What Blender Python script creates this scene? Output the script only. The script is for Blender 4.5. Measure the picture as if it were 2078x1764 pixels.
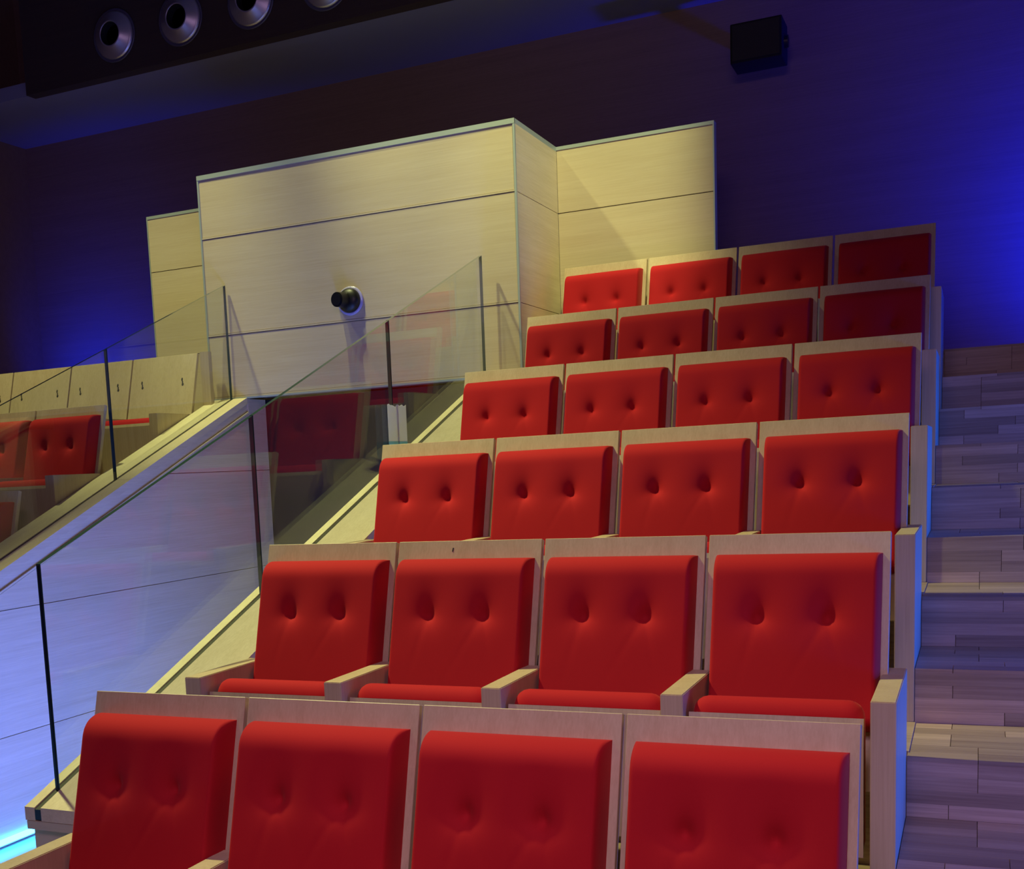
import bpy, bmesh, math, random
from mathutils import Vector, Matrix
random.seed(7)
for o in list(bpy.data.objects): bpy.data.objects.remove(o, do_unlink=True)
SC = bpy.context.scene
COL = SC.collection

# ------------------------------------------------------------------ camera
IW, IH = 2078, 1764
F, CX, CY = 2452.23, 768.14, 1285.52
AX, AY, AZ = -0.1319, 0.0504, 0.4625
R = Matrix.Rotation(AZ, 3, 'Z') @ Matrix.Rotation(AX, 3, 'X') @ Matrix.Rotation(AY, 3, 'Y')
right, fwd, up = R.col[0], R.col[1], R.col[2]
cd = bpy.data.cameras.new('camera'); cam = bpy.data.objects.new('camera', cd); COL.objects.link(cam)
m = Matrix.Identity(4)
for r in range(3):
    m[r][0] = right[r]; m[r][1] = up[r]; m[r][2] = -fwd[r]
m.translation = Vector((2.4608, -2.9726, 0.6371))
cam.matrix_world = m
cd.sensor_fit = 'HORIZONTAL'; cd.sensor_width = 36.0
cd.lens = F / IW * 36.0
cd.shift_x = (IW / 2 - CX) / IW
cd.shift_y = (CY - IH / 2) / IW
cd.clip_start = 0.05; cd.clip_end = 200
SC.camera = cam

# ------------------------------------------------------------------ world, lights, exposure
SC.view_settings.view_transform = 'Standard'; SC.view_settings.look = 'None'
SC.view_settings.gamma = 1.0; SC.view_settings.use_curve_mapping = False
SC.view_settings.exposure = 0.0
w = bpy.data.worlds.new('world'); SC.world = w; w.use_nodes = True
bg = w.node_tree.nodes['Background']; bg.inputs[0].default_value = (0.30, 0.16, 0.55, 1); bg.inputs[1].default_value = 0.07

def light(kind, name, loc, target, power, color, size=0.3, size_y=None, angle=60, blend=0.6):
    l = bpy.data.lights.new(name, kind); l.energy = power; l.color = color
    if kind == 'AREA':
        l.shape = 'RECTANGLE' if size_y else 'SQUARE'; l.size = size
        if size_y: l.size_y = size_y
    elif kind == 'SPOT':
        l.spot_size = math.radians(angle); l.spot_blend = blend; l.shadow_soft_size = size
    else: l.shadow_soft_size = size
    o = bpy.data.objects.new(name, l); COL.objects.link(o); o.location = loc
    d = Vector(target) - Vector(loc)
    o.rotation_euler = d.to_track_quat('-Z', 'Y').to_euler()
    return o
WARM = (0.92, 0.945, 0.40)
light('SPOT', 'house_light', (-1.7, 3.3, 6.4), (-1.4, 4.3, 2.0), 700, WARM, 0.04, angle=40, blend=0.8)
light('SPOT', 'house_light', (1.2, 3.0, 6.4), (0.05, 5.0, 2.2), 1250, WARM, 0.06, angle=26, blend=0.8)
light('SPOT', 'house_light', (-2.3, 1.4, 6.0), (0.4, 1.4, 0.0), 2050, WARM, 0.10, angle=54, blend=1.0)
light('SPOT', 'house_light', (-2.4, 2.4, 6.2), (0.0, 4.3, 1.6), 900, WARM, 0.10, angle=31, blend=1.0)
light('SPOT', 'house_light', (-3.6, 3.0, 6.2), (-3.2, 4.2, 1.4), 900, WARM, 0.10, angle=50, blend=0.8)
# lavender fill lamps added above the viewpoint for the front row and lower steps
light('AREA', 'front_fill_light', (2.3, -3.3, 2.9), (1.8, 0.6, -0.8), 44, (0.95, 0.58, 1.0), 1.8, 0.8)
light('SPOT', 'front_fill_light', (2.2, -3.4, 3.6), (1.75, -0.25, -0.75), 210, (1.0, 0.66, 0.88), 0.25, angle=46, blend=1.0)
# blue wash on the passage wall and along the side of the hall
light('AREA', 'blue_wash_light', (-0.42, 1.5, -1.0), (-2.08, 1.55, -0.30), 80, (0.06, 0.15, 1.0), 3.0, 0.25)
sl = light('AREA', 'aisle_side_light', (3.75, 2.1, 0.22), (0, 2.1, 0.45), 34, (0.005, 0.10, 1.0), 4.6, 0.12)
ra = math.atan2(0.3815, 1.0519)
M3 = Matrix(((0, 0, 1), (math.cos(ra), -math.sin(ra), 0), (math.sin(ra), math.cos(ra), 0)))   # columns: length, width, back of the lamp
sl.rotation_euler = M3.to_euler(); sl.data.spread = math.radians(90)
light('SPOT', 'blue_wall_light', (3.9, 5.75, 1.5), (3.5, 6.5, 2.0), 800, (0.0, 0.010, 1.0), 0.1, angle=120, blend=1.0)
light('SPOT', 'blue_wall_light', (-5.1, 5.7, 1.3), (-5.0, 6.5, 1.8), 120, (0.004, 0.02, 1.0), 0.1, angle=120, blend=1.0)

# ------------------------------------------------------------------ materials
def mat(name):
    M = bpy.data.materials.new(name); M.use_nodes = True
    return M, M.node_tree, M.node_tree.nodes['Principled BSDF']
def plain(name, c, rough=0.5, metal=0.0, **kw):
    M, nt, b = mat(name); b.inputs['Base Color'].default_value = (*c, 1)
    b.inputs['Roughness'].default_value = rough; b.inputs['Metallic'].default_value = metal
    for k, v in kw.items(): b.inputs[k].default_value = v
    return M
def wood(name, ca, cb, axis='Z', rough=0.45, fine=1.0, vary=0.0, bump=0.05):
    """fine straight grain running along the given object axis"""
    M, nt, b = mat(name); N = nt.nodes; L = nt.links
    tc = N.new('ShaderNodeTexCoord'); mp = N.new('ShaderNodeMapping')
    s = {'X': (1.2, 45, 45), 'Y': (45, 1.2, 45), 'Z': (45, 45, 1.2)}[axis]
    mp.inputs['Scale'].default_value = [v * fine for v in s]
    L.new(tc.outputs['Object'], mp.inputs['Vector'])
    oi = N.new('ShaderNodeObjectInfo')
    off = N.new('ShaderNodeVectorMath'); off.operation = 'ADD'
    sc = N.new('ShaderNodeVectorMath'); sc.operation = 'SCALE'; sc.inputs[3].default_value = 60
    cmb = N.new('ShaderNodeCombineXYZ')
    for k in range(3): L.new(oi.outputs['Random'], cmb.inputs[k])
    L.new(cmb.outputs[0], sc.inputs[0]); L.new(mp.outputs[0], off.inputs[0]); L.new(sc.outputs[0], off.inputs[1])
    n1 = N.new('ShaderNodeTexNoise'); n1.inputs['Scale'].default_value = 3.0; n1.inputs['Detail'].default_value = 5; n1.inputs['Roughness'].default_value = 0.65
    L.new(off.outputs[0], n1.inputs['Vector'])
    n2 = N.new('ShaderNodeTexNoise'); n2.inputs['Scale'].default_value = 0.45; n2.inputs['Detail'].default_value = 2
    L.new(off.outputs[0], n2.inputs['Vector'])
    mx = N.new('ShaderNodeMath'); mx.operation = 'MULTIPLY_ADD'; mx.inputs[1].default_value = 0.6
    L.new(n1.outputs['Fac'], mx.inputs[0])
    m2 = N.new('ShaderNodeMath'); m2.operation = 'MULTIPLY'; m2.inputs[1].default_value = 0.4
    L.new(n2.outputs['Fac'], m2.inputs[0]); L.new(m2.outputs[0], mx.inputs[2])
    cr = N.new('ShaderNodeValToRGB'); cr.color_ramp.elements[0].position = 0.32; cr.color_ramp.elements[1].position = 0.68
    cr.color_ramp.elements[0].color = (*ca, 1); cr.color_ramp.elements[1].color = (*cb, 1)
    L.new(mx.outputs[0], cr.inputs[0])
    out = cr.outputs[0]
    if vary:
        hv = N.new('ShaderNodeHueSaturation'); mr = N.new('ShaderNodeMapRange')
        mr.inputs['To Min'].default_value = 1 - vary; mr.inputs['To Max'].default_value = 1 + vary
        L.new(oi.outputs['Random'], mr.inputs['Value']); L.new(mr.outputs[0], hv.inputs['Value']); L.new(out, hv.inputs['Color'])
        out = hv.outputs[0]
    L.new(out, b.inputs['Base Color']); b.inputs['Roughness'].default_value = rough
    bp = N.new('ShaderNodeBump'); bp.inputs['Strength'].default_value = bump; bp.inputs['Distance'].default_value = 0.002
    L.new(n1.outputs['Fac'], bp.inputs['Height']); L.new(bp.outputs[0], b.inputs['Normal'])
    return M
LA, LB = (0.50, 0.38, 0.23), (0.62, 0.50, 0.33)
W_Z = wood('pale_wood_vertical', LA, LB, 'Z')
W_X = wood('pale_wood_across', (0.55, 0.44, 0.28), (0.64, 0.54, 0.37), 'X', rough=0.5)
W_Y = wood('pale_wood_lengthwise', (0.60, 0.50, 0.32), (0.74, 0.64, 0.45), 'Y', rough=0.55)
W_WALL = wood('dark_hall_wall', (0.215, 0.135, 0.095), (0.280, 0.180, 0.125), 'X', rough=0.7)
W_PLANK = wood('parquet', (0.29, 0.19, 0.125), (0.52, 0.38, 0.25), 'X', rough=0.42, vary=0.34, fine=0.8)
W_BASE = plain('step_core', (0.20, 0.145, 0.11), 0.8)
W_BACK = plain('panel_backing', (0.22, 0.18, 0.14), 0.8)
CEIL = plain('ceiling_paint', (0.22, 0.22, 0.32), 0.8)
TUNNEL_DARK = plain('tunnel_darkness', (0.012, 0.009, 0.009), 0.6)  # shade of the passage put into a flat near-black colour
FASCIA = wood('fascia_brown', (0.035, 0.02, 0.016), (0.05, 0.03, 0.022), 'X', rough=0.8)
CARPET = plain('passage_floor', (0.45, 0.42, 0.40), 0.35)
TRIM = plain('edge_trim_metal', (0.45, 0.52, 0.50), 0.45, 0.35)
BLACK = plain('black_plastic', (0.004, 0.004, 0.006), 0.4)
BLACKM = plain('black_speaker', (0.003, 0.003, 0.004), 0.8)
DARK = plain('dark_metal', (0.008, 0.008, 0.008), 0.6)
RUBBER = plain('black_gasket', (0.008, 0.010, 0.010), 0.5)
PAPER = plain('paper', (0.90, 0.90, 0.85), 0.8)
PAPERB = plain('paper_blue', (0.42, 0.72, 0.75), 0.8)
CHROME = plain('brushed_nozzle_metal', (0.55, 0.53, 0.58), 0.38, 0.9)
RINGM = plain('smoky_collar', (0.10, 0.09, 0.13), 0.3, 0.3)
for P_ in (PAPER, PAPERB):        # thin paper lets the light behind it through
    nt = P_.node_tree; b = nt.nodes['Principled BSDF']; tl = nt.nodes.new('ShaderNodeBsdfTranslucent'); tl.inputs[0].default_value = b.inputs['Base Color'].default_value
    mx = nt.nodes.new('ShaderNodeMixShader'); mx.inputs[0].default_value = 0.65
    nt.links.new(b.outputs[0], mx.inputs[1]); nt.links.new(tl.outputs[0], mx.inputs[2]); nt.links.new(mx.outputs[0], nt.nodes['Material Output'].inputs[0])
# red fabric
RED, nt, b = mat('red_fabric')
tc = nt.nodes.new('ShaderNodeTexCoord'); ns = nt.nodes.new('ShaderNodeTexNoise'); ns.inputs['Scale'].default_value = 700; ns.inputs['Detail'].default_value = 2
nt.links.new(tc.outputs['Object'], ns.inputs['Vector'])
cr = nt.nodes.new('ShaderNodeValToRGB'); cr.color_ramp.elements[0].color = (0.40, 0.006, 0.013, 1); cr.color_ramp.elements[1].color = (0.52, 0.012, 0.020, 1)
nt.links.new(ns.outputs['Fac'], cr.inputs[0]); nt.links.new(cr.outputs[0], b.inputs['Base Color'])
b.inputs['Roughness'].default_value = 0.85; b.inputs['Specular IOR Level'].default_value = 0.2
b.inputs['Sheen Weight'].default_value = 0.25; b.inputs['Sheen Roughness'].default_value = 0.4; b.inputs['Sheen Tint'].default_value = (1, 0.25, 0.2, 1)
# glass: clear sheet, reflects by Fresnel
GLASS = bpy.data.materials.new('balustrade_glass'); GLASS.use_nodes = True
nt = GLASS.node_tree; nt.nodes.clear()
o_ = nt.nodes.new('ShaderNodeOutputMaterial'); mx = nt.nodes.new('ShaderNodeMixShader'); fr = nt.nodes.new('ShaderNodeFresnel'); fr.inputs[0].default_value = 1.5
ge = nt.nodes.new('ShaderNodeNewGeometry'); im = nt.nodes.new('ShaderNodeMapRange'); im.inputs['To Min'].default_value = 1.52; im.inputs['To Max'].default_value = 1 / 1.52
nt.links.new(ge.outputs['Backfacing'], im.inputs['Value']); nt.links.new(im.outputs[0], fr.inputs[0])
tr = nt.nodes.new('ShaderNodeBsdfTransparent'); tr.inputs[0].default_value = (0.95, 0.975, 0.965, 1)
gl = nt.nodes.new('ShaderNodeBsdfGlossy'); gl.inputs['Roughness'].default_value = 0.0
nt.links.new(fr.outputs[0], mx.inputs[0]); nt.links.new(tr.outputs[0], mx.inputs[1]); nt.links.new(gl.outputs[0], mx.inputs[2]); nt.links.new(mx.outputs[0], o_.inputs[0])
GEDGE = plain('glass_polished_edge', (0.02, 0.055, 0.05), 0.2, **{'Coat Weight': 1.0, 'Coat Roughness': 0.1})
def emit(name, c, s):
    M = bpy.data.materials.new(name); M.use_nodes = True; nt = M.node_tree; nt.nodes.clear()
    o = nt.nodes.new('ShaderNodeOutputMaterial'); e = nt.nodes.new('ShaderNodeEmission'); e.inputs[0].default_value = (*c, 1); e.inputs[1].default_value = s
    nt.links.new(e.outputs[0], o.inputs[0]); return M
LED = emit('blue_led', (0.03, 0.36, 1.0), 22.0)

# ------------------------------------------------------------------ helpers
def box(bm, x0, x1, y0, y1, z0, z1, bev=0.0):
    vs = [bm.verts.new((x, y, z)) for x in (x0, x1) for y in (y0, y1) for z in (z0, z1)]
    for f in ((0, 1, 3, 2), (4, 6, 7, 5), (0, 4, 5, 1), (2, 3, 7, 6), (0, 2, 6, 4), (1, 5, 7, 3)):
        bm.faces.new([vs[i] for i in f])
def prism_x(bm, pts, x0, x1):
    """polygon given in (y, z), extruded along x"""
    a = [bm.verts.new((x0, p[0], p[1])) for p in pts]; c = [bm.verts.new((x1, p[0], p[1])) for p in pts]
    bm.faces.new(a); bm.faces.new(c[::-1])
    n = len(pts)
    for i in range(n): bm.faces.new((a[i], c[i], c[(i + 1) % n], a[(i + 1) % n]))
def link(name, bm, M, parent=None, bev=0.0, smooth=False, mats=None):
    bmesh.ops.recalc_face_normals(bm, faces=bm.faces)
    if bev: bmesh.ops.bevel(bm, geom=bm.edges[:], offset=bev, segments=2, affect='EDGES', profile=0.6)
    me = bpy.data.meshes.new(name); bm.to_mesh(me); bm.free()
    for mm in (mats or [M]): me.materials.append(mm)
    if smooth:
        for p in me.polygons: p.use_smooth = True
    o = bpy.data.objects.new(name, me); COL.objects.link(o)
    if parent: o.parent = parent
    return o
def mkbox(name, x0, x1, y0, y1, z0, z1, M, parent=None, bev=0.0):
    """box object with its origin at its centre"""
    bm = bmesh.new(); c = ((x0 + x1) / 2, (y0 + y1) / 2, (z0 + z1) / 2)
    box(bm, x0 - c[0], x1 - c[0], y0 - c[1], y1 - c[1], z0 - c[2], z1 - c[2])
    o = link(name, bm, M, parent, bev); pl = parent.location if parent else Vector((0, 0, 0))
    o.location = Vector(c) - pl
    return o
def thing(name, label, cat, loc=(0, 0, 0), group=None):
    o = bpy.data.objects.new(name, None); COL.objects.link(o); o.location = loc; o.empty_display_size = 0.1
    o['label'] = label; o['category'] = cat
    if group: o['group'] = group
    return o
def tag(o, label, cat, group=None):
    o['label'] = label; o['category'] = cat
    if group: o['group'] = group
    return o
def struct(o): o['kind'] = 'structure'; return o
def structure_empty(name, loc=(0, 0, 0)):
    o = bpy.data.objects.new(name, None); COL.objects.link(o); o.location = loc; o['kind'] = 'structure'; return o
def cyl(bm, p0, p1, r0, r1, n=40, caps=True):
    p0, p1 = Vector(p0), Vector(p1); d = (p1 - p0).normalized()
    a = d.orthogonal().normalized(); c = d.cross(a)
    A = []; B = []
    for i in range(n):
        t = 2 * math.pi * i / n; v = a * math.cos(t) + c * math.sin(t)
        A.append(bm.verts.new(p0 + v * r0)); B.append(bm.verts.new(p1 + v * r1))
    for i in range(n): bm.faces.new((A[i], A[(i + 1) % n], B[(i + 1) % n], B[i]))
    if caps: bm.faces.new(A[::-1]); bm.faces.new(B)
def lathe_y(bm, prof, n=48):
    """profile [(radius, y)], turned about the y axis"""
    rings = []
    for r, y in prof:
        rings.append([bm.verts.new((r * math.cos(2 * math.pi * i / n), y, r * math.sin(2 * math.pi * i / n))) for i in range(n)])
    for a, c in zip(rings, rings[1:]):
        for i in range(n): bm.faces.new((a[i], a[(i + 1) % n], c[(i + 1) % n], c[i]))

# ------------------------------------------------------------------ measures
W = 0.56; D = 1.0519; H = 0.3815
BACKH = 1.08            # top of a seat back above its tier
YB = 4.286              # front of the booth
ZL = 1.205              # top landing
YW = 6.5                # back wall
def zn(y): return -0.398 + 0.3705 * (y + 0.021)       # near ledge, top
def zf(y): return 1.195 + 0.387 * (y - 4.272)         # far ledge, top

# ------------------------------------------------------------------ setting: shell
struct(mkbox('wall_back', -6.0, 7.0, YW, YW + 0.1, -1.3, 7.0, W_WALL))
struct(mkbox('wall_left', -5.9, -5.79, -2.0, YW, -1.3, 7.0, W_WALL))
struct(mkbox('ceiling', -5.79, 7.0, 5.30, YW, 3.89, 4.0, CEIL))
fa = struct(mkbox('trim_1', -4.66, 7.0, 5.27, 5.38, 3.885, 6.6, FASCIA))
struct(mkbox('ceiling', -5.9, 7.0, -6.0, 5.30, 6.6, 6.7, CEIL))
# tiers under the seats, right block and left block
for i in range(0, 6):
    z = i * H - BACKH
    struct(mkbox('floor', -0.05, 2.28, (i - 1) * D + 0.045, (i * D + 0.045) if i < 5 else 5.10, -1.3, z, W_PLANK))
for i, (y0, y1, z) in enumerate(((0.5, 2.40, 0.64 - BACKH), (2.40, 3.20, 3 * H - BACKH), (3.20, 4.26, 4 * H - BACKH), (4.26, 5.1, ZL - 0.19))):
    struct(mkbox('floor', -5.79, -2.38, y0, y1, -1.3, z, W_PLANK))
# upper landing
struct(mkbox('floor', -5.79, 7.0, 5.26, YW, ZL - 0.12, ZL, W_PLANK))
struct(mkbox('floor', -5.79, -2.2, 5.26, YW, -1.3, ZL - 0.12, W_PLANK))
struct(mkbox('floor', -0.2, 7.0, 5.26, YW, -1.3, ZL - 0.12, W_PLANK))
# passage floor
struct(mkbox('floor', -2.2, -0.2, -3.0, YW, -1.34, -1.215, CARPET))

# ------------------------------------------------------------------ setting: aisle steps with parquet
XA0, XA1 = 2.276, 3.45
plank_mesh = {}
def plank(x0, x1, y0, y1, z0, z1, parent):
    key = (round(x1 - x0, 3), round(y1 - y0, 3), round(z1 - z0, 3))
    c = Vector(((x0 + x1) / 2, (y0 + y1) / 2, (z0 + z1) / 2))
    if key not in plank_mesh:
        bm = bmesh.new(); a, b_, d = key
        box(bm, -a / 2, a / 2, -b_ / 2, b_ / 2, -d / 2, d / 2); bmesh.ops.recalc_face_normals(bm, faces=bm.faces)
        me = bpy.data.meshes.new('plank'); bm.to_mesh(me); bm.free(); me.materials.append(W_PLANK); plank_mesh[key] = me
    o = bpy.data.objects.new('plank', plank_mesh[key]); COL.objects.link(o); o.parent = parent; o.location = c - parent.location
def splits(rows_done):
    xs = [XA0]; x = XA0 + random.choice((0.12, 0.2, 0.28, 0.36))
    while x < XA1 - 0.08: xs.append(x); x += random.choice((0.24, 0.32, 0.40, 0.48))
    xs.append(XA1); return xs
SY, SZ = 1.034, -0.321
for n in range(-3, 9):
    y0 = SY + n * D / 2; z = SZ + n * H / 2; y1 = y0 + D / 2 if n < 8 else y0 + 0.1
    st = structure_empty('stair_step', (XA0, y0, z))
    core = mkbox('core', XA0, XA1, y0 + 0.014, y1 + 0.02, z - H / 2 - 0.02, z - 0.014, W_BASE, st)
    rh = (H / 2 - 0.014) / 4
    for k in range(4):
        xs = splits(k)
        for a, c in zip(xs, xs[1:]):
            plank(a + 0.0008, c - 0.0008, y0, y0 + 0.014, z - 0.014 - (k + 1) * rh + 0.0006, z - 0.014 - k * rh, st)
    if n < 8:
        rows_n = 6; td = (D / 2) / rows_n
        for k in range(rows_n):
            xs = splits(k)
            for a, c in zip(xs, xs[1:]):
                plank(a + 0.0008, c - 0.0008, y0 + k * td + 0.0006, y0 + (k + 1) * td - 0.0006, z - 0.014, z, st)

# ------------------------------------------------------------------ setting: passage walls
def clip_below(poly, fz, keep_below=True):
    out = []
    n = len(poly)
    for i in range(n):
        a, c = poly[i], poly[(i + 1) % n]
        da, dc = a[1] - fz(a[0]), c[1] - fz(c[0])
        if not keep_below: da, dc = -da, -dc
        if da <= 0: out.append(a)
        if da * dc < 0:
            t = da / (da - dc); out.append((a[0] + t * (c[0] - a[0]), a[1] + t * (c[1] - a[1])))
    return out
pw = structure_empty('wall_passage', (-2.08, -2.0, -1.24))
bm = bmesh.new(); prism_x(bm, clip_below([(-2.6, -1.24), (4.52, -1.24), (4.52, 1.2), (-2.6, 1.2)], lambda y: min(zf(y) - 0.12, 1.2)), -2.34, -2.10)
o = link('core', bm, W_BACK, pw); o.location = -pw.location
for z0, z1 in ((-1.20, -0.640), (-0.636, 0.021), (0.025, 0.695), (0.699, 1.19)):
    poly = clip_below([(-2.6, z0), (4.52, z0), (4.52, z1), (-2.6, z1)], lambda y: zf(y) - 0.115)
    if z1 > 1.0: bx_ = mkbox('panel', -2.10, -2.0801, YB + 0.003, 4.52, 0.95, 1.19, W_Y, pw)
    if len(poly) >= 3:
        bm = bmesh.new(); prism_x(bm, poly, -2.10, -2.08); o = link('panel', bm, W_Y, pw); o.location = -pw.location
led = mkbox('led_strip', -2.08, -2.062, -2.5, 4.4, -1.188, -1.162, LED)
tag(led, 'glowing blue LED strip along the foot of the passage wall, bottom left corner', 'light strip')
# near side wall of the passage (below the near ledge)
bm = bmesh.new(); prism_x(bm, [(0.0, -1.24), (YB, -1.24), (YB, zn(YB) - 0.05), (0.0, zn(0.0) - 0.05)], -0.335, -0.055)
struct(link('wall_right', bm, W_X))
struct(mkbox('wall_right', -0.34, -0.05, YB, 5.26, -1.24, 1.1, W_WALL))

struct(mkbox('tunnel_dark_sheet_1', -2.34, -0.36, 4.53, 4.57, -1.215, 1.19, TUNNEL_DARK))  # near-black sheet added to stand in for the darkness of the passage
# ------------------------------------------------------------------ ledges and glass
def ledge(name, label, x0, x1, y0, y1, fz, groove, extra):
    t = thing(name, label, 'ledge', (x0, y0, fz(y0) - 0.2))
    off = -t.location
    def strip(nm, xa, xb, ztop, thick, M, ya=y0, yb=y1):
        bm = bmesh.new(); prism_x(bm, [(ya, fz(ya) - ztop - thick), (yb, fz(yb) - ztop - thick), (yb, fz(yb) - ztop), (ya, fz(ya) - ztop)], xa, xb)
        o = link(nm, bm, M, t); o.location = off; return o
    g0, g1 = groove
    strip('top_board', x0, g0, 0.0, 0.045, W_Y); strip('top_board', g1, x1, 0.0, 0.045, W_Y)
    strip('gasket', g0, g1, 0.006, 0.035, RUBBER)
    for nm, xa, xb, zt, th, M in extra: strip(nm, xa, xb, zt, th, M)
    return t
ledge('sloping_ledge', 'sloping pale wood ledge beside the big seat block, under the near glass', -0.35, -0.05, -0.021, YB, zn, (-0.308, -0.282),
      [('fascia_board', -0.345, -0.055, 0.047, 0.028, W_X)])
ledge('sloping_ledge', 'sloping pale wood ledge on the far side of the passage', -2.38, -2.08, -1.5, YB, zf, (-2.211, -2.189),
      [('lower_board', -2.36, -2.090, 0.047, 0.05, W_Y), ('bead', -2.36, -2.076, 0.099, 0.012, W_Y)])
def glass(label, x, ya, yb, fz, h0, thick=0.019):
    """one sloping balustrade sheet; edge faces take the darker polished edge"""
    g = 0.004
    ya += g; yb -= g
    bm = bmesh.new()
    prism_x(bm, [(ya, fz(ya) - 0.03), (yb, fz(yb) - 0.03), (yb, fz(yb) + h0), (ya, fz(ya) + h0)], x - thick / 2, x + thick / 2)
    bmesh.ops.recalc_face_normals(bm, faces=bm.faces)
    for f in bm.faces: f.material_index = 0 if abs(f.normal.x) > 0.9 else 1
    t = thing('glass_panel', label, 'glass panel', (x, (ya + yb) / 2, fz((ya + yb) / 2)), 'glass balustrade panels')
    o = link('pane', bm, None, t, mats=[GLASS, GEDGE]); o.location = -t.location
    # interlayer lines of the laminated sheet on its end
    for yy in (ya - 0.0015, yb + 0.0015):
        bm = bmesh.new(); prism_x(bm, [(yy - 0.001, fz(yy) + 0.0), (yy + 0.001, fz(yy) + 0.0), (yy + 0.001, fz(yy) + h0 - 0.004), (yy - 0.001, fz(yy) + h0 - 0.004)], x - 0.003, x + 0.003)
        q = link('interlayer', bm, BLACK, t); q.location = -t.location
NG = ['nearest glass panel of the near balustrade, ending in a dark upright edge', 'middle glass panel of the near balustrade', 'uppermost glass panel of the near balustrade, with a white sheet behind a seat']
ys = (0.079, 1.449, 2.836, 4.219)
for k in range(3): glass(NG[k], -0.295, ys[k], ys[k + 1], zn, 0.756)
FG = ['lower glass panel of the far balustrade, cut by the left picture edge', 'upper glass panel of the far balustrade, reaching the wood booth']
ys = (1.547, 2.927, 4.27)
for k in range(2): glass(FG[k], -2.2, ys[k], ys[k + 1], zf, 0.772)

# paper sheet standing on the near ledge against the glass
t = thing('paper_sheet', 'white paper sheet with a pale blue foot standing against the near glass', 'paper', (-0.27, 2.85, zn(2.85)))
bm = bmesh.new()
def sheet(z0, z1, wav):
    N = 14; A = []; 
    for i in range(N + 1):
        y = -0.113 + 0.226 * i / N
        zt = z1 + (0.004 * math.sin(i * 1.9) + (-0.007 if 3 < i < 7 else 0)) * wav
        A.append((bm.verts.new((0, y, z0)), bm.verts.new((0, y, zt)), bm.verts.new((0.002, y, z0)), bm.verts.new((0.002, y, zt))))
    for a, c in zip(A, A[1:]):
        bm.faces.new((a[0], c[0], c[1], a[1])); bm.faces.new((a[2], a[3], c[3], c[2])); bm.faces.new((a[1], c[1], c[3], a[3])); bm.faces.new((a[0], a[2], c[2], c[0]))
    for a in (A[0], A[-1]): bm.faces.new((a[0], a[1], a[3], a[2]))
sheet(0.13, 0.318, 1); link('sheet', bm, PAPER, t)
bm = bmesh.new(); sheet(0.045, 0.13, 0); link('blue_foot', bm, PAPERB, t)

# ------------------------------------------------------------------ booth between the blocks
BX0, BX1, BY1, BT, ZJ1, ZJ2 = -2.377, -0.070, 5.103, 2.716, 2.290, 1.632
bt = thing('control_booth', 'tall pale wood panelled booth standing between the two seat blocks', 'booth', ((BX0 + BX1) / 2, YB, ZL))
mkbox('core', BX0 + 0.02, BX1 - 0.02, YB + 0.012, BY1 + 0.3, ZL, BT - 0.01, W_BACK, bt)
J = 0.002
for z0, z1 in ((ZL, ZJ2 - J), (ZJ2 + J, ZJ1 - J), (ZJ1 + J, BT - 0.03)):
    mkbox('front_panel', BX0 + 0.012, BX1 - 0.012, YB, YB + 0.02, z0 + 0.012, z1, W_X, bt)
    mkbox('edge_bead', BX0 + 0.012, BX1 - 0.012, YB - 0.003, YB + 0.016, z0, z0 + 0.010, W_X, bt)
    mkbox('side_panel', BX1 - 0.02, BX1, YB + 0.012, BY1, z0, z1, W_Y, bt)
    mkbox('side_panel', BX0, BX0 + 0.02, YB + 0.012, BY1, z0, z1, W_Y, bt)
for x in (BX0, BX1 - 0.012): mkbox('corner_trim', x, x + 0.012, YB - 0.005, YB + 0.012, ZL - 0.004, BT, TRIM, bt)
mkbox('top_trim', BX0, BX1, YB - 0.006, YB + 0.022, BT - 0.03, BT, TRIM, bt)
for x in (BX0, BX1 - 0.022): mkbox('top_trim', x, x + 0.022, YB + 0.022, BY1, BT - 0.03, BT, TRIM, bt)
mkbox('bottom_trim', BX0 + 0.02, BX1, YB - 0.007, YB + 0.02, ZL - 0.012, ZL, TRIM, bt)
def partition(label, x0, x1, side):
    t = thing('partition', label, 'partition', ((x0 + x1) / 2, BY1, 1.0))
    mkbox('core', x0 + 0.01, x1 - 0.01, BY1 + 0.015, BY1 + 0.07, 0.85, BT - 0.01, W_BACK, t)
    for z0, z1 in ((0.85, ZJ2 - 0.003), (ZJ2 + 0.003, ZJ1 - 0.003), (ZJ1 + 0.003, BT - 0.022)):
        mkbox('panel', x0 + (0.002 if side > 0 else 0.008), x1 - (0.008 if side > 0 else 0.002), BY1, BY1 + 0.016, z0, z1, W_X, t)
    mkbox('top_trim', x0, x1, BY1 - 0.004, BY1 + 0.07, BT - 0.022, BT, TRIM, t)
    xe = x1 - 0.009 if side > 0 else x0
    mkbox('end_trim', xe, xe + 0.009, BY1 - 0.004, BY1 + 0.07, 0.85, BT - 0.022, TRIM, t)
partition('pale wood partition behind the top row, right of the booth', BX1, 0.956, 1)
partition('narrow pale wood partition left of the booth, above the far seats', -3.416, BX0, -1)
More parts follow.
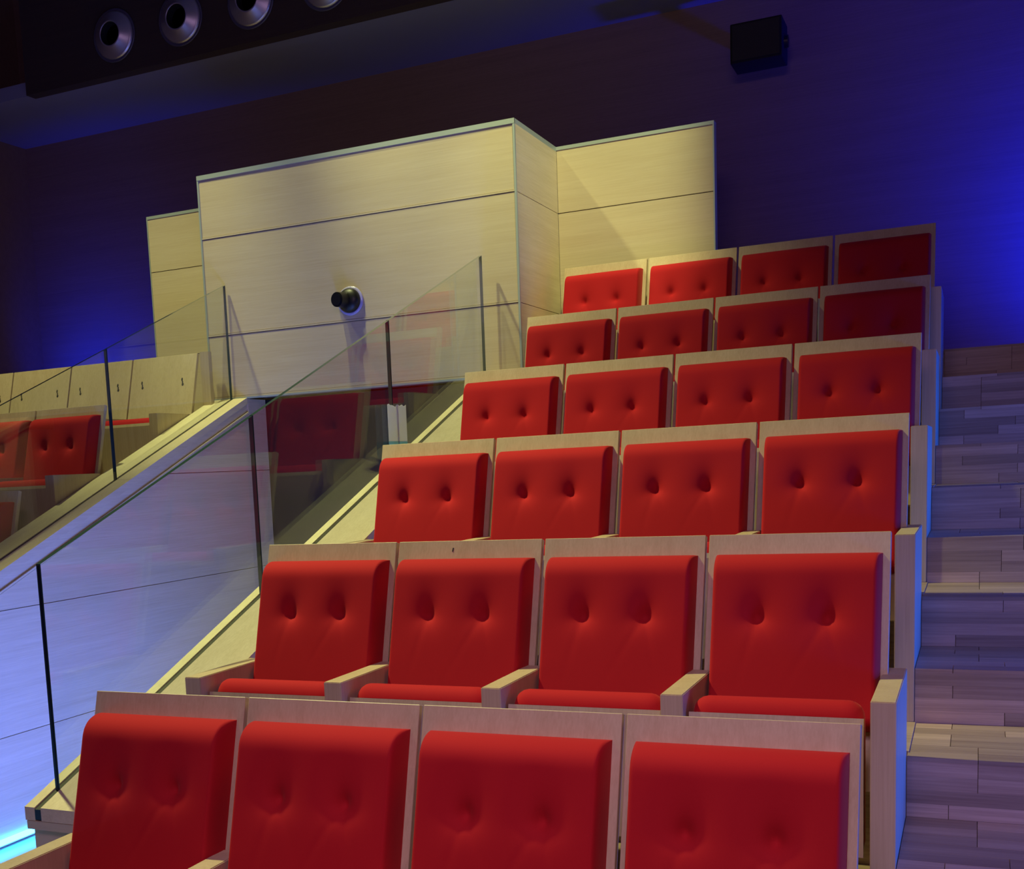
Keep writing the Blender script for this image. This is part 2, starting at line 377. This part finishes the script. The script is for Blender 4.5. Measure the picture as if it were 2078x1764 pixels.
# round black lamp on the booth front
sp = thing('wall_spotlight', 'small round black spotlight projecting from the booth front', 'spotlight', (-1.236, YB, 1.762))
bm = bmesh.new(); lathe_y(bm, [(0.0, -0.004), (0.092, -0.004), (0.094, -0.010), (0.092, -0.016), (0.080, -0.018), (0.0, -0.018)]); link('clear_collar', bm, plain('collar_lilac', (0.45, 0.42, 0.75), 0.15), sp, smooth=True)
bm = bmesh.new(); lathe_y(bm, [(0.0, -0.017), (0.078, -0.017), (0.079, -0.026), (0.076, -0.042), (0.064, -0.058), (0.035, -0.068), (0.0, -0.070)]); link('housing', bm, BLACK, sp, smooth=True)
bm = bmesh.new(); cyl(bm, (-0.02, -0.045, 0.004), (-0.035, -0.135, 0.0), 0.050, 0.047, 32); link('lamp_barrel', bm, BLACK, sp)
bm = bmesh.new(); cyl(bm, (0, 0, 0), (-0.002, -0.008, 0), 0.038, 0.038, 24); q = link('lens', bm, plain('lamp_lens', (0.01, 0.01, 0.015), 0.05), sp); q.location = (-0.0348, -0.133, 0)

# ------------------------------------------------------------------ speaker and air nozzles
t = thing('loudspeaker', 'black loudspeaker mounted high on the dark back wall', 'loudspeaker', (1.08, 6.12, 3.42))
bm = bmesh.new(); box(bm, -0.175, 0.165, -0.13, 0.14, -0.13, 0.13); q = link('cabinet', bm, BLACKM, t, bev=0.008)
bm = bmesh.new(); box(bm, -0.160, 0.150, -0.138, -0.130, -0.115, 0.115); q2 = link('grille', bm, DARK, t)
bm = bmesh.new(); cyl(bm, (0.165, 0.0, -0.01), (0.19, 0.0, -0.01), 0.045, 0.04, 24); link('bracket_knob', bm, BLACK, t)
bm = bmesh.new(); box(bm, -0.03, 0.03, 0.13, 0.38, -0.03, 0.03); link('wall_bracket', bm, DARK, t)
NZ = ['leftmost of the round metal air nozzles in the brown ceiling fascia', 'second round metal air nozzle from the left in the brown fascia',
      'third round metal air nozzle from the left, cut by the top of the picture', 'rightmost air nozzle, only its lower rim in the picture']
for k, x in enumerate((-3.715, -3.08, -2.445, -1.81)):
    t = thing('air_nozzle', NZ[k], 'air nozzle', (x, 5.27, 4.172), 'air nozzles in the ceiling fascia')
    bm = bmesh.new(); lathe_y(bm, [(0.165, 0.0), (0.200, -0.002), (0.203, -0.010), (0.196, -0.016), (0.180, -0.010)]); link('collar', bm, RINGM, t, smooth=True)
    bm = bmesh.new(); lathe_y(bm, [(0.182, -0.004), (0.176, -0.022), (0.166, -0.026), (0.160, -0.030), (0.100, -0.068), (0.094, -0.074), (0.088, -0.068)]); link('cone', bm, CHROME, t, smooth=True)
    bm = bmesh.new(); lathe_y(bm, [(0.090, -0.070), (0.084, -0.02), (0.080, 0.0), (0.0, 0.0)]); link('throat', bm, plain('nozzle_dark', (0.002, 0.002, 0.003), 0.9) if k == 0 else bpy.data.materials['nozzle_dark'], t)

# ------------------------------------------------------------------ seats
TILT = math.radians(16.2); TT = math.tan(TILT)
def rot_panel(bm): bmesh.ops.transform(bm, verts=bm.verts, matrix=Matrix.Translation((0, 0, BACKH)) @ Matrix.Rotation(-TILT, 4, 'X'))
# local frame of the back: u = x, v = down the back from its top edge, h = out towards the sitter (-y)
def panel_bm(length=0.80):
    bm = bmesh.new(); box(bm, 0.0, 0.548, 0.0, 0.026, -length, 0.0)
    bmesh.ops.recalc_face_normals(bm, faces=bm.faces)
    bmesh.ops.bevel(bm, geom=bm.edges[:], offset=0.0015, segments=1, affect='EDGES'); rot_panel(bm)
    return bm
def cushion_bm():
    X0, X1, V0, V1, T = 0.026, 0.526, 0.068, 0.62, 0.098
    nu, nv = 72, 66
    def ease(i, n):     # finer near the ends
        s = i / n; return 0.5 - 0.5 * math.cos(math.pi * s) * (0.55 + 0.45 * abs(math.cos(math.pi * s))) if s not in (0, 1) else s
    dim = [(0.172, 0.285), (0.378, 0.285)]
    bm = bmesh.new(); G = []
    for j in range(nv + 1):
        sv = ease(j, nv); v = V0 + (V1 - V0) * sv; row = []
        for i in range(nu + 1):
            su = ease(i, nu); u = X0 + (X1 - X0) * su
            eu = min(u - X0, X1 - u) / 0.016; eu = max(0, min(1, eu)); fu = (1 - (1 - eu) ** 2.2) ** 0.5
            et = min(1, max(0, (v - V0) / 0.085)); ft = (1 - (1 - et) ** 2.4) ** 0.55
            eb = min(1, max(0, (V1 - v) / 0.03)); fb = (1 - (1 - eb) ** 2) ** 0.5
            h = T * fu * ft * fb * (0.95 + 0.05 * math.sin(math.pi * su))
            for (dx, dv) in dim:
                a = (u - dx); c = (v - dv)
                rr = math.hypot(a, c * (0.62 if c < 0 else 1.25))
                h -= 0.015 * math.exp(-(rr / 0.018) ** 2) + 0.027 * math.exp(-(rr / 0.042) ** 1.3)
                # soft pleats running down and out from each button
                if c > 0:
                    sgn = 1 if dx > 0.275 else -1
                    for k, sl in ((0.004, 0.25), (0.003, -0.55)):
                        d = a - sgn * sl * c
                        h -= k * math.exp(-(d / 0.010) ** 2) * math.exp(-c / 0.07) * min(1, c / 0.02)
            row.append(bm.verts.new((u, -max(h, 0.0), -v)))
        G.append(row)
    for j in range(nv):
        for i in range(nu): bm.faces.new((G[j][i], G[j][i + 1], G[j + 1][i + 1], G[j + 1][i]))
    rot_panel(bm); return bm
def seat_pad_bm():
    # tipped-up seat: padded side faces the back, rounded front edge up
    bm = bmesh.new(); X0, X1 = 0.036, 0.508
    prof = []
    for k in range(13):
        a = math.pi * k / 12
        prof.append((-0.450 - 0.048 * math.cos(a), 0.587 + 0.048 * math.sin(a)))
    prof = [(-0.498, 0.22)] + prof + [(-0.385, 0.22)]
    nx = 26; rings = []
    for i in range(nx + 1):
        s = i / nx; x = X0 + (X1 - X0) * (0.5 - 0.5 * math.cos(math.pi * s))
        e = min(1, max(0, min(x - X0, X1 - x) / 0.045)); f = (1 - (1 - e) ** 2) ** 0.5
        rings.append([bm.verts.new((x, -0.45 + (y + 0.45) * (0.55 + 0.45 * f), z - (1 - f) * 0.045 * (1 if z > 0.5 else 0))) for y, z in prof])
    for a, c in zip(rings, rings[1:]):
        for k in range(len(prof) - 1): bm.faces.new((a[k], a[k + 1], c[k + 1], c[k]))
        bm.faces.new((a[-1], a[0], c[0], c[-1]))
    bm.faces.new(rings[0]); bm.faces.new(rings[-1][::-1])
    return bm
def seat_pan_bm():
    bm = bmesh.new()
    prism_x(bm, [(-0.500, 0.20), (-0.500, 0.594), (-0.518, 0.598), (-0.522, 0.58), (-0.516, 0.20)], 0.034, 0.510)
    return bm
def arm_bm(ztop, full):
    bm = bmesh.new()
    back = lambda z: -(BACKH - z) * TT - 0.004
    if full: pts = [(-0.56, 0.0), (-0.0, 0.0), (-0.0, ztop), (-0.56, ztop)]
    else: pts = [(-0.56, 0.0), (back(0.29), 0.0), (back(0.29), 0.29), (back(ztop), ztop), (-0.56, ztop)]
    prism_x(bm, pts, -0.0325, 0.0325); bmesh.ops.recalc_face_normals(bm, faces=bm.faces)
    bmesh.ops.bevel(bm, geom=bm.edges[:], offset=0.0025, segments=2, affect='EDGES'); return bm
def mesh(name, bm, M, smooth=False):
    bmesh.ops.recalc_face_normals(bm, faces=bm.faces); me = bpy.data.meshes.new(name); bm.to_mesh(me); bm.free(); me.materials.append(M)
    if smooth:
        for p in me.polygons: p.use_smooth = True
    return me
ARMZ = BACKH - 0.425
ME = dict(panel=mesh('backrest_panel', panel_bm(), W_Z), cushion=mesh('back_cushion', cushion_bm(), RED, True), pad=mesh('seat_cushion', seat_pad_bm(), RED, True),
          pan=mesh('seat_pan', seat_pan_bm(), W_Z), arm=mesh('arm_panel', arm_bm(ARMZ, False), W_Z), end=mesh('end_panel', arm_bm(ARMZ, True), W_Z))
def slot_bm():
    bm = bmesh.new()
    for (dx, dz, r, l) in ((-0.004, 0.018, 0.0065, 0.013), (0.002, -0.001, 0.0050, 0.009), (0.005, -0.018, 0.0085, 0.011)):
        n = 10; A = [bm.verts.new((dx + r * math.cos(2 * math.pi * i / n), -0.0012, dz + l * math.sin(2 * math.pi * i / n))) for i in range(n)]
        B = [bm.verts.new((v.co.x, 0.002, v.co.z)) for v in A]
        bm.faces.new(A)
        for i in range(n): bm.faces.new((A[i], B[i], B[(i + 1) % n], A[(i + 1) % n]))
    bm2 = bm; return bm2
ME['slot'] = mesh('mounting_slot', slot_bm(), DARK)
def part(name, me, parent, loc=(0, 0, 0), rot=None):
    o = bpy.data.objects.new(name, me); COL.objects.link(o); o.parent = parent; o.location = loc
    if rot: o.rotation_euler = rot
    return o
def seat(x, y, z, label, group, left=True, rightside=None, bare=False, chip=False):
    """z = height of the tier; x = left edge of the back panel"""
    t = thing('theatre_seat', label, 'seat', (x, y, z), group)
    part('backrest_panel', ME['panel'], t)
    if bare:
        for u in (0.10, 0.445):
            v = 0.20; part('mounting_slot', ME['slot'], t, (u, -v * math.sin(TILT), BACKH - v * math.cos(TILT)), (-TILT, 0, 0))
    else: part('back_cushion', ME['cushion'], t)
    part('seat_cushion', ME['pad'], t); part('seat_pan', ME['pan'], t)
    if left: part('arm_panel', ME['arm'], t, (-0.0075, 0, 0))
    if rightside == 'end': part('end_panel', ME['end'], t, (0.5625, 0, 0))
    elif rightside == 'arm': part('arm_panel', ME['arm'], t, (0.5425, 0, 0))
    if chip:
        bm = bmesh.new(); box(bm, -0.0022, 0.0022, -0.0008, 0.001, -0.007, 0.007); q = link('chip_mark', bm, DARK, t)
        q.location = (0.215, -0.033 * math.sin(TILT) - 0.0002, BACKH - 0.033 * math.cos(TILT)); q.rotation_euler = (-TILT, 0.15, 0)
    return t
ROWS = ['front row', 'second row from the front', 'third row from the front', 'fourth row from the front', 'fifth row from the front', 'top back row']
POS = ['leftmost', 'second from left', 'third from left', 'rightmost']
for i in range(6):
    y, zt = (i * D, i * H) if i < 5 else (4.985, 1.911)
    if i == 0: y, zt = -0.03, 0.006
    for j in range(4):
        extra = {0: 'beside the sloping glass ledge', 1: '', 2: '', 3: 'beside the aisle steps'}[j]
        if i == 5: extra = {0: 'close to the wood booth', 1: 'in front of the wood partition', 2: 'against the dark wall', 3: 'in shadow by the aisle'}[j]
        lab = 'red seat with wood back, %s in the %s%s' % (POS[j], ROWS[i].replace(' from the front', ' up') if i else 'nearest row', (', ' + extra) if (extra and i < 5) else '')
        seat(j * W, y, zt - BACKH, lab, 'red seats of the big block', True, 'end' if j == 3 else None, chip=(i == 1 and j == 1))
# far block across the passage
for j, nm in enumerate(('rightmost, next to the booth', 'second from the booth', 'third from the booth', 'cut by the left picture edge')):
    seat(-2.965 - j * W, 4 * D, 4 * H - BACKH, 'bare wood seat back in the far block, ' + nm, 'bare seat backs of the far block', True, 'arm' if j == 0 else None, bare=True)
for j, nm in enumerate(('right one of the two above the far ledge', 'left one, cut by the left picture edge')):
    seat(-2.965 - j * W, 3 * D, 3 * H - BACKH, 'red far-block seat below the bare backs, ' + nm, 'red seats of the far block', True, 'arm' if j == 0 else None)
seat(-2.965, 2.33, 0.64 - BACKH, 'lowest red seat of the far block, half hidden by the far ledge', 'red seats of the far block', True, 'arm')
struct(mkbox('trim_2', -2.385, -2.315, 4 * D - 0.02, 4 * D + 0.02, 1.1, 4 * H, W_Z))
